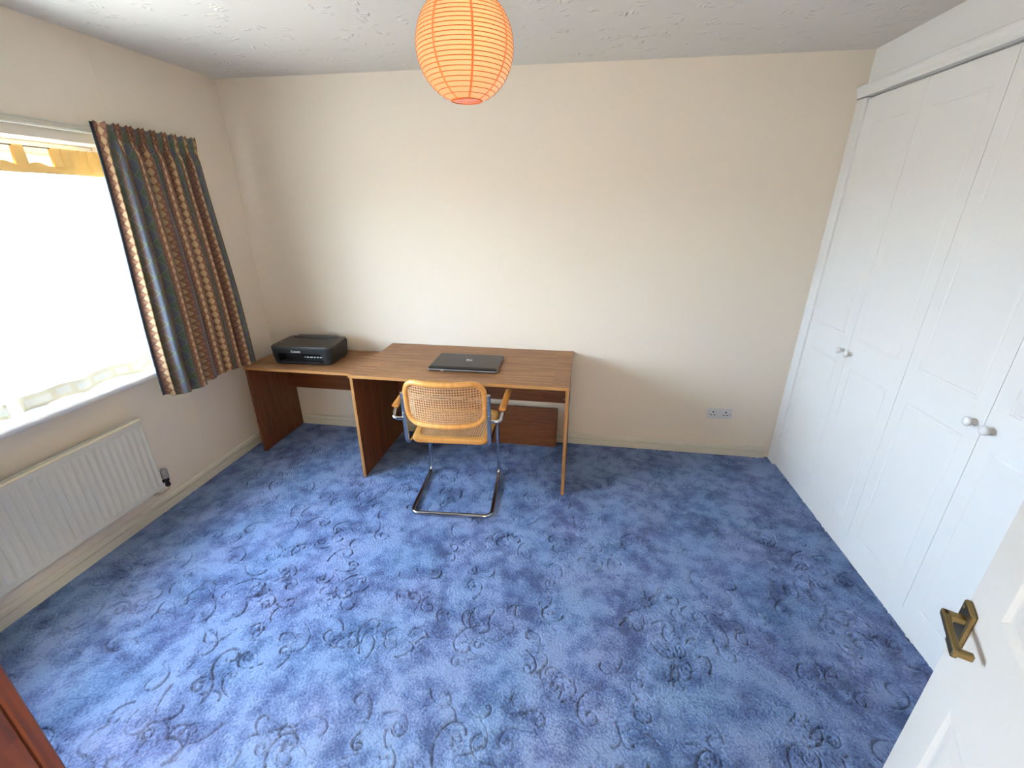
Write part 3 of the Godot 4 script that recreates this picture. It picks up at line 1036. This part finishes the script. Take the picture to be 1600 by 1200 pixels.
func build_radiator():
	var r := thing("radiator", "white ribbed panel radiator under the window", "radiator")
	var z0 := 1.205
	var z1 := 2.305
	var y0 := 0.185
	var y1 := 0.612
	var xf := 0.088
	# pressed front: flutes between a flat head and foot band
	var pitch := 0.0333
	var nz := int((z1 - z0) / pitch * 12)
	var ys := [y0, y0 + 0.004, y0 + 0.026, y0 + 0.030, y0 + 0.036, y0 + 0.044, 0.30, 0.42, 0.54, y1 - 0.044, y1 - 0.036, y1 - 0.030, y1 - 0.026, y1 - 0.004, y1]
	var rows := []
	for y in ys:
		var row := PackedVector3Array()
		var f := smoothstep(y0 + 0.026, y0 + 0.040, y) * (1.0 - smoothstep(y1 - 0.040, y1 - 0.026, y))
		for i in nz + 1:
			var z := lerpf(z0, z1, float(i) / nz)
			var u := fposmod((z - z0) / pitch, 1.0)
			var dip := smoothstep(0.16, 0.30, u) * (1.0 - smoothstep(0.70, 0.84, u))
			var e := minf(smoothstep(z0, z0 + 0.02, z), 1.0 - smoothstep(z1 - 0.02, z1, z))
			row.append(Vector3(xf - 0.0048 * dip * f * e, y, z))
		rows.append(row)
	var m := MB.new()
	m.grid(rows)
	m.box(Vector3(xf - 0.012, y0, z0), Vector3(xf - 0.0085, y1, z1), 0.0005)
	put("front_panel", m, M.rad, r)
	put("top_cap", boxm(Vector3(xf - 0.022, y1 - 0.004, z0 - 0.001), Vector3(xf + 0.002, y1 + 0.008, z1 + 0.001), 0.004), M.cream_edge, r)
	put("back_panel", boxm(Vector3(0.034, y0, z0), Vector3(0.044, y1, z1), 0.002), M.rad, r)
	put("end_plate", boxm(Vector3(0.040, y0 + 0.01, z0 - 0.002), Vector3(xf - 0.004, y1 - 0.01, z0 + 0.004), 0.002), M.rad, r)
	put("end_plate", boxm(Vector3(0.040, y0 + 0.01, z1 - 0.004), Vector3(xf - 0.004, y1 - 0.01, z1 + 0.002), 0.002), M.rad, r)
	for z in [1.45, 2.05]:
		put("bracket", boxm(Vector3(0.001, 0.26, z - 0.02), Vector3(0.036, 0.54, z + 0.02), 0.002), M.rad, r)
	var v := MB.new()
	var at := Vector3(0.060, 0, 1.158)
	v.lathe(PackedVector2Array([Vector2(0.0, 0.165), Vector2(0.012, 0.165), Vector2(0.014, 0.172), Vector2(0.011, 0.184), Vector2(0.011, 0.195), Vector2(0.015, 0.200), Vector2(0.015, 0.219)]), at, Vector3.UP, 20)
	v.tube(PackedVector3Array([Vector3(0.060, 0.205, 1.165), Vector3(0.060, 0.205, 1.206)]), 0.009, 12)
	var vb := put("valve_body", v, M.dark_plastic, r)
	var h := MB.new()
	h.lathe(PackedVector2Array([Vector2(0.015, 0.217), Vector2(0.0175, 0.221), Vector2(0.0175, 0.255), Vector2(0.0165, 0.268), Vector2(0.013, 0.274), Vector2(0, 0.276)]), at, Vector3.UP, 22)
	put("valve_head", h, M.grey_plastic, r)
	var pm := MB.new()
	pm.tube(fillet([Vector3(0.060, 0.170, 1.158), Vector3(0.060, 0.145, 1.158), Vector3(0.052, 0.135, 1.20), Vector3(0.004, 0.135, 1.215)], 0.02, 6), 0.0065, 12)
	put("pipe", pm, M.pipe, r)

func build_curtain_rail():
	var r := thing("curtain_rail", "slim white curtain rail fixed above the window", "rail")
	var m := MB.new()
	m.sweep(PackedVector2Array([Vector2(0.012, 1.976), Vector2(0.030, 1.976), Vector2(0.032, 1.980), Vector2(0.032, 1.986), Vector2(0.027, 1.989), Vector2(0.027, 2.000), Vector2(0.034, 2.003), Vector2(0.034, 2.008), Vector2(0.012, 2.008)]), Vector3(0, 0, 0.33), Vector3(0, 0, 2.85), Vector3.RIGHT, Vector3.UP)
	put("track", m, M.gloss, r)
	for z in [0.45, 1.05, 1.65, 2.25, 2.75]:
		put("bracket", boxm(Vector3(0.0, 1.985, z - 0.012), Vector3(0.02, 2.005, z + 0.012), 0.001), M.gloss, r)

func curtain_image() -> Image:
	var W := 200
	var H := 96
	var im := Image.create_empty(W, H, false, Image.FORMAT_RGB8)
	var brown := Color(0.47, 0.335, 0.275)
	var deep := Color(0.37, 0.255, 0.225)
	var rust := Color(0.57, 0.42, 0.29)
	var cream := Color(0.74, 0.63, 0.485)
	var green := Color(0.34, 0.41, 0.345)
	var slate := Color(0.36, 0.39, 0.44)
	var line := Color(0.52, 0.52, 0.47)
	for y in H:
		for x in W:
			var u := float(x) / W
			var v := float(y) / H
			var c: Color
			if u < 0.42:
				# brown band of stacked lens motifs
				var q := u / 0.42
				var t := absf(fposmod(v * 2.0, 1.0) - 0.5) * 2.0
				var e := absf(q - 0.5) * 2.0
				c = brown.lerp(deep, 0.5 + 0.5 * sin((v * 4.0 + e * 2.0) * TAU))
				if e < 0.46 * (1.0 - t):
					c = cream.lerp(rust, clampf(e * 1.3 + t * 0.25, 0.0, 1.0) * 0.6)
				elif e < 0.80 * (1.0 - absf(fposmod(v * 2.0 + 0.5, 1.0) - 0.5) * 2.0):
					c = rust.lerp(brown, 0.55)
				if e > 0.93:
					c = deep
			else:
				# lattice of green and slate diamonds
				var q := (u - 0.42) / 0.58
				var a := fposmod(q * 1.5 + v, 1.0)
				var b := fposmod(q * 1.5 - v, 1.0)
				var k := (int(floor(q * 1.5 + v)) + int(floor(q * 1.5 - v)) + 8) % 2
				c = green if k == 0 else slate
				if q > 0.42 and q < 0.58:
					c = c.lerp(brown, 0.65)
				if a < 0.055 or b < 0.055:
					c = c.lerp(line, 0.75)
			im.set_pixel(x, y, c)
	return im

func build_curtain():
	var c := thing("curtain", "short patterned curtain in brown, green and slate, drawn back beside the window", "curtain")
	var fm := textured(curtain_image(), Vector2(1.0, 1.0), 0.95)
	fm.backlight_enabled = true
	fm.backlight = Color(0.05, 0.05, 0.05)
	fm.rim_enabled = true
	fm.rim = 0.2
	var n := 300
	var folds := 8.5
	var ylist := []
	for k in 46:
		ylist.append(lerpf(0.0, 1.0, k / 45.0))
	var r := RandomNumberGenerator.new()
	r.seed = 5
	var amp_of := []
	var ph_of := []
	for k in 12:
		amp_of.append(r.randf_range(0.75, 1.2))
		ph_of.append(r.randf_range(-0.28, 0.28))
	var rows := []
	var uvs := []
	var back := []
	for f in ylist:
		# f 0 = heading, 1 = hem
		var row := PackedVector3Array()
		var uv := []
		var bk := PackedVector3Array()
		for i in n + 1:
			var s := float(i) / n
			var fi := s * folds
			var k0 := int(fi)
			var fr := fi - k0
			var amp: float = lerpf(amp_of[k0], amp_of[k0 + 1], smoothstep(0, 1, fr))
			var ph: float = lerpf(ph_of[k0], ph_of[k0 + 1], smoothstep(0, 1, fr))
			var head := 1.0 - smoothstep(0.03, 0.11, f)
			var a := TAU * (fi + ph * (1.0 - head))
			var w: float = 1.0 - 2.0 * pow(0.5 - 0.5 * sin(a), 1.8)
			var A: float = lerpf(0.024, 0.052, smoothstep(0.05, 0.7, f)) * amp
			# pinched gathers in the pencil-pleat heading
			var tight := 0.010 * sin(a * 3.0 + 0.7) + 0.008 * sin(a)
			var band := 0.006 * exp(-pow((f - 0.062) / 0.02, 2.0))
			var x: float = 0.098 + lerpf(A * w, tight, head) - band * 1.2 + 0.010 * f
			x = lerpf(0.066, x, smoothstep(0.0, 0.055, s))
			var zt := lerpf(0.946, 0.402, s)
			var zb := lerpf(1.012, 0.362, s)
			var z: float = lerpf(zt, zb, smoothstep(0.0, 1.0, f)) + (0.015 * amp * cos(a)) * smoothstep(0.05, 0.4, f) * sin(PI * clampf(s * 1.0, 0.0, 1.0))
			var hem: float = 0.665 - 0.012 * sin(s * 9.0) + 0.010 * w
			var top: float = 2.022 + 0.004 * sin(a * 3.0) - 0.006 * s + 0.004 * w
			var y: float = lerpf(top, hem, f)
			row.append(Vector3(x, y, z))
			if i >= 8:
				bk.append(Vector3(x - 0.004, y + 0.002, z))
			uv.append(Vector2(fi - 0.02 + 0.05 * sin(s * 5.0), y / 0.082))
		rows.append(row)
		uvs.append(uv)
		back.append(bk)
	var m := MB.new()
	m.grid(rows, false, false, 1, 1, uvs)
	put("face_fabric", m, fm, c)
	var b := MB.new()
	b.grid(back)
	put("lining", b, cloth(Color(0.80, 0.76, 0.66), 1.0, 0.10), c)
	# turned side hem along the leading edge
	var hm := MB.new()
	var e0 := []
	for i in rows.size():
		var p: Vector3 = rows[i][0]
		e0.append(PackedVector3Array([p + Vector3(0.001, 0, -0.001), p + Vector3(0.002, 0, 0.011), p + Vector3(-0.004, 0, 0.012), p + Vector3(-0.006, 0, 0.0)]))
	hm.grid(e0)
	put("side_hem", hm, mat(Color(0.20, 0.235, 0.27), 0.95), c)
	var tp := MB.new()
	tp.box(Vector3(0.064, 1.975, 0.41), Vector3(0.067, 1.985, 0.90), 0.0005)
	put("heading_tape", tp, M.cord, c)
	for k in 10:
		var hk := MB.new()
		var z := 0.42 + 0.055 * k
		hk.tube(fillet([Vector3(0.060, 1.955, z), Vector3(0.046, 1.960, z), Vector3(0.036, 1.985, z), Vector3(0.0335, 1.990, z)], 0.008, 4), 0.0015, 6)
		put("hook", hk, M.cord, c)

func build_net_curtains():
	var body := cloth(Color(0.97, 0.97, 0.97), 0.34, 1.2)
	var band := cloth(Color(0.93, 0.78, 0.50), 1.0, 0.03)
	var hem := cloth(Color(0.95, 0.92, 0.82), 1.0, 0.03)
	var hem2 := cloth(Color(0.97, 0.96, 0.92), 1.0, 0.05)
	var wire := thing("curtain_wire", "thin dark wire that the voile tabs hang from, under the window head", "wire")
	var wm := MB.new()
	wm.tube(PackedVector3Array([Vector3(-0.055, 1.902, WZ0 + 0.001), Vector3(-0.055, 1.900, 1.6), Vector3(-0.055, 1.902, WZ1 - 0.001)]), 0.0025, 8)
	put("cable", wm, mat(Color(0.18, 0.17, 0.20), 0.4, 0.6), wire)
	var defs := [[0.815, 1.555, "white tab-top voile panel nearest the patterned curtain", [0.835, 0.865, 0.900, 0.936, 0.974, 1.012, 1.056, 1.202, 1.347, 1.49]], [1.575, 2.385, "white tab-top voile panel farther from the patterned curtain", [1.6, 1.72, 1.84, 1.96, 2.08, 2.2, 2.32]]]
	for d in defs:
		var z0: float = d[0]
		var z1: float = d[1]
		var c := thing("net_curtain", d[2], "curtain", Vector3.ZERO, 0.0, "voile panels")
		var shape := func(z: float, y: float) -> Vector3:
			var f := (1.83 - y) / 1.0
			var gather := 1.0 - smoothstep(z0, z0 + 0.30, z)
			var x := -0.055 + 0.012 * sin(z * 19.0 + 1.2 * f) * (0.25 + f) + 0.016 * gather * sin(z * 95.0) + 0.006 * sin(z * 43.0 + 2.0)
			return Vector3(x, y - 0.010 * (0.5 + 0.5 * sin(z * 26.0)) * smoothstep(0.7, 1.0, f) - (0.006 * sin((z - z0) * 52.0) if y > 1.80 else 0.0), z + 0.02 * f * (1.0 - (z - z0) / (z1 - z0)))
		var nz := 110
		var parts := [["voile", body, 1.795, 0.885, 24], ["hem_band", hem, 0.885, 0.818, 4], ["top_band", band, 1.833, 1.795, 4]]
		for q in parts:
			var rows := []
			for i in q[4] + 1:
				var row := PackedVector3Array()
				for j in nz + 1:
					row.append(shape.call(lerpf(z0, z1, float(j) / nz), lerpf(q[2], q[3], float(i) / q[4])))
				rows.append(row)
			var m := MB.new()
			m.grid(rows)
			put(q[0], m, q[1], c)
		# sewn patches along the hem
		var k := 0
		var z := z0 + 0.03
		while z < z1 - 0.09:
			var w := 0.075 + 0.02 * sin(k * 2.3)
			var rows := []
			for i in 4:
				var row := PackedVector3Array()
				for j in 9:
					row.append(shape.call(z + w * j / 8.0, lerpf(0.868, 0.834, i / 3.0) + 0.004 * sin(k * 1.7)) + Vector3(0.0015, 0, 0))
				rows.append(row)
			var m := MB.new()
			m.grid(rows)
			put("hem_patch", m, hem2, c)
			z += w + 0.025
			k += 1
		# tabs looped over the wire
		for t in d[3]:
			var rows := []
			for i in 13:
				var y: float
				var x: float
				var a := PI * (i - 4) / 4.0
				if i < 4:
					y = lerpf(1.826, 1.897, i / 4.0); x = -0.049
				elif i <= 8:
					x = -0.055 + cos(a) * 0.006; y = 1.899 + sin(a) * 0.006
				else:
					y = lerpf(1.897, 1.826, (i - 8) / 4.0); x = -0.061
				var row := PackedVector3Array()
				for j in 5:
					var zz: float = t + (j / 4.0 - 0.5) * 0.040 * (1.0 if t > 1.0 else 0.85)
					var off := (shape.call(zz, 1.826) as Vector3).x + 0.055
					row.append(Vector3(x + off * clampf(1.0 - (y - 1.826) / 0.07, 0, 1) + 0.003 * sin(j * 1.3), y, zz))
				rows.append(row)
			var m := MB.new()
			m.grid(rows)
			put("tab", m, band, c)

func build_lantern():
	var at := Vector3(1.975, 2.09, 1.45)
	var R := 0.141
	var l := thing("paper_lantern", "round orange paper lantern hanging from the ceiling, lit", "lamp", at)
	var paper := cloth(Color(0.97, 0.57, 0.28), 1.0, 1.0)
	var seam := cloth(Color(0.96, 0.50, 0.25), 1.0, 0.55)
	var wirem := cloth(Color(0.80, 0.45, 0.20), 1.0, 0.25)
	var n := 26
	var ymin := -0.1335
	var ymax := 0.1335
	var rad := func(y: float) -> float:
		return sqrt(maxf(R * R - y * y, 0.0001))
	var rows := []
	var S := 64
	for i in n * 4 + 1:
		var f := float(i) / (n * 4)
		var y := lerpf(ymin, ymax, f)
		var q := fposmod(f * n, 1.0)
		var rr: float = rad.call(y) - 0.0016 * sin(PI * q)
		var ring := PackedVector3Array()
		for k in S:
			var a := TAU * k / S
			ring.append(Vector3(cos(a) * rr, y, sin(a) * rr))
		rows.append(ring)
	var m := MB.new()
	m.grid(rows, true, false)
	put("paper_shade", m, paper, l)
	for i in range(0, n + 1):
		var y := lerpf(ymin, ymax, float(i) / n)
		var ring := PackedVector3Array()
		var rr: float = rad.call(y)
		for k in 48:
			var a := TAU * k / 48
			ring.append(Vector3(cos(a) * rr, y, sin(a) * rr))
		var w := MB.new()
		w.tube(ring, 0.00105 if i > 0 and i < n else 0.0018, 6, true)
		put("wire_hoop", w, wirem, l)
	for k in 8:
		var a := TAU * (k + 0.5) / 8
		var sr := []
		for i in 41:
			var y := lerpf(ymin, ymax, i / 40.0)
			var rr: float = rad.call(y) + 0.0012
			var row := PackedVector3Array()
			var hwid := 0.0030
			for j in [-1.0, 1.0]:
				row.append(Vector3(cos(a) * rr - sin(a) * hwid * j, y, sin(a) * rr + cos(a) * hwid * j))
			sr.append(row)
		var sm := MB.new()
		sm.grid(sr)
		put("paper_seam", sm, seam, l)
	# wire spreader, lampholder, cord and ceiling rose
	var sp := MB.new()
	sp.tube(fillet([Vector3(-0.042, -0.131, 0.01), Vector3(-0.006, -0.128, 0.0), Vector3(-0.006, 0.128, 0.0), Vector3(-0.046, 0.1335, 0.0)], 0.01, 4), 0.0013, 6)
	sp.tube(fillet([Vector3(0.042, -0.131, 0.01), Vector3(0.006, -0.126, 0.02), Vector3(0.006, 0.128, 0.0), Vector3(0.046, 0.1335, 0.0)], 0.01, 4), 0.0013, 6)
	put("wire_spreader", sp, wirem, l)
	var hold := MB.new()
	hold.lathe(PackedVector2Array([Vector2(0.004, 0.150), Vector2(0.014, 0.140), Vector2(0.018, 0.110), Vector2(0.020, 0.080), Vector2(0.019, 0.072), Vector2(0.0, 0.072)]), Vector3(0.028, 0, 0.055), Vector3.UP, 20)
	put("lamp_holder", hold, M.cord, l)
	var cord := MB.new()
	cord.tube(PackedVector3Array([Vector3(0.028, 0.148, 0.055), Vector3(0.012, 0.22, 0.022), Vector3(0.0, 0.305, 0.0)]), 0.003, 8)
	put("cord", cord, M.cord, l)
	var rose := MB.new()
	rose.lathe(PackedVector2Array([Vector2(0.0, 0.270), Vector2(0.008, 0.272), Vector2(0.020, 0.290), Vector2(0.040, 0.296), Vector2(0.045, 0.310)]), Vector3.ZERO, Vector3.UP, 28)
	put("ceiling_rose", rose, M.cord, l)
	var bm := mat(Color(1.0, 0.9, 0.7), 0.6)
	bm.emission_enabled = true
	bm.emission = Color(1.0, 0.80, 0.50)
	bm.emission_energy_multiplier = 0.55
	var bulb := MB.new()
	bulb.lathe(PackedVector2Array([Vector2(0.013, 0.074), Vector2(0.014, 0.055), Vector2(0.022, 0.035), Vector2(0.029, 0.015), Vector2(0.030, 0.0), Vector2(0.026, -0.016), Vector2(0.015, -0.027), Vector2(0.0, -0.030)]), Vector3(0.028, 0, 0.055), Vector3.UP, 24)
	put("bulb", bulb, bm, l)
	var om := OmniLight3D.new()
	om.name = "bulb_light"
	om.light_color = Color(1.0, 0.86, 0.55)
	om.light_energy = 0.0145
	om.light_size = 0.03
	om.omni_range = 8.0
	om.omni_attenuation = 2.0
	om.shadow_enabled = true
	om.position = Vector3(0.028, 0.0, 0.055)
	l.add_child(om)

func build_cupboard():
	var c := thing("cupboard", "tall reddish-brown wooden cupboard, cut off by the bottom left corner of the picture", "cupboard", Vector3(1.536, 0, 2.642))
	var m := boxm(Vector3(-0.80, 0.0, 0.022), Vector3(0.0, 1.9, 0.352), 0.002, 1)
	put("carcass", m, M.mahogany, c)
	put("door", boxm(Vector3(-0.399, 0.06, 0.0), Vector3(0.002, 1.9, 0.020), 0.003, 1, Vector2(0.3, 0.2)), M.mahogany, c)
	put("door", boxm(Vector3(-0.80, 0.06, 0.0), Vector3(-0.402, 1.9, 0.020), 0.003, 1, Vector2(0.5, 0.6)), M.mahogany, c)

func build_socket():
	var s := thing("wall_socket", "white double plug socket on the wall near the wardrobe", "socket", Vector3(3.352, 0.317, 0.0))
	put("plate", boxm(Vector3(-0.084, -0.039, 0.0), Vector3(0.084, 0.039, 0.010), 0.003), M.socket, s)
	for k in [-1.0, 1.0]:
		var cx: float = k * 0.042
		for h in [[0.0, 0.012, 0.004, 0.006], [-0.011, -0.010, 0.0055, 0.003], [0.011, -0.010, 0.0055, 0.003]]:
			put("pin_hole", boxm(Vector3(cx + h[0] - h[2], h[1] - h[3], 0.009), Vector3(cx + h[0] + h[2], h[1] + h[3], 0.0103), 0.0002), M.black_hole, s)
		put("switch", boxm(Vector3(k * 0.012 - 0.006, 0.010, 0.009), Vector3(k * 0.012 + 0.006, 0.028, 0.014), 0.002), M.socket, s)
		var sc := MB.new()
		sc.lathe(PackedVector2Array([Vector2(0.004, 0), Vector2(0.0035, 0.0012), Vector2(0, 0.0014)]), Vector3(k * 0.072, 0.0, 0.0098), Vector3.BACK, 12)
		put("screw", sc, M.grey_plastic, s)
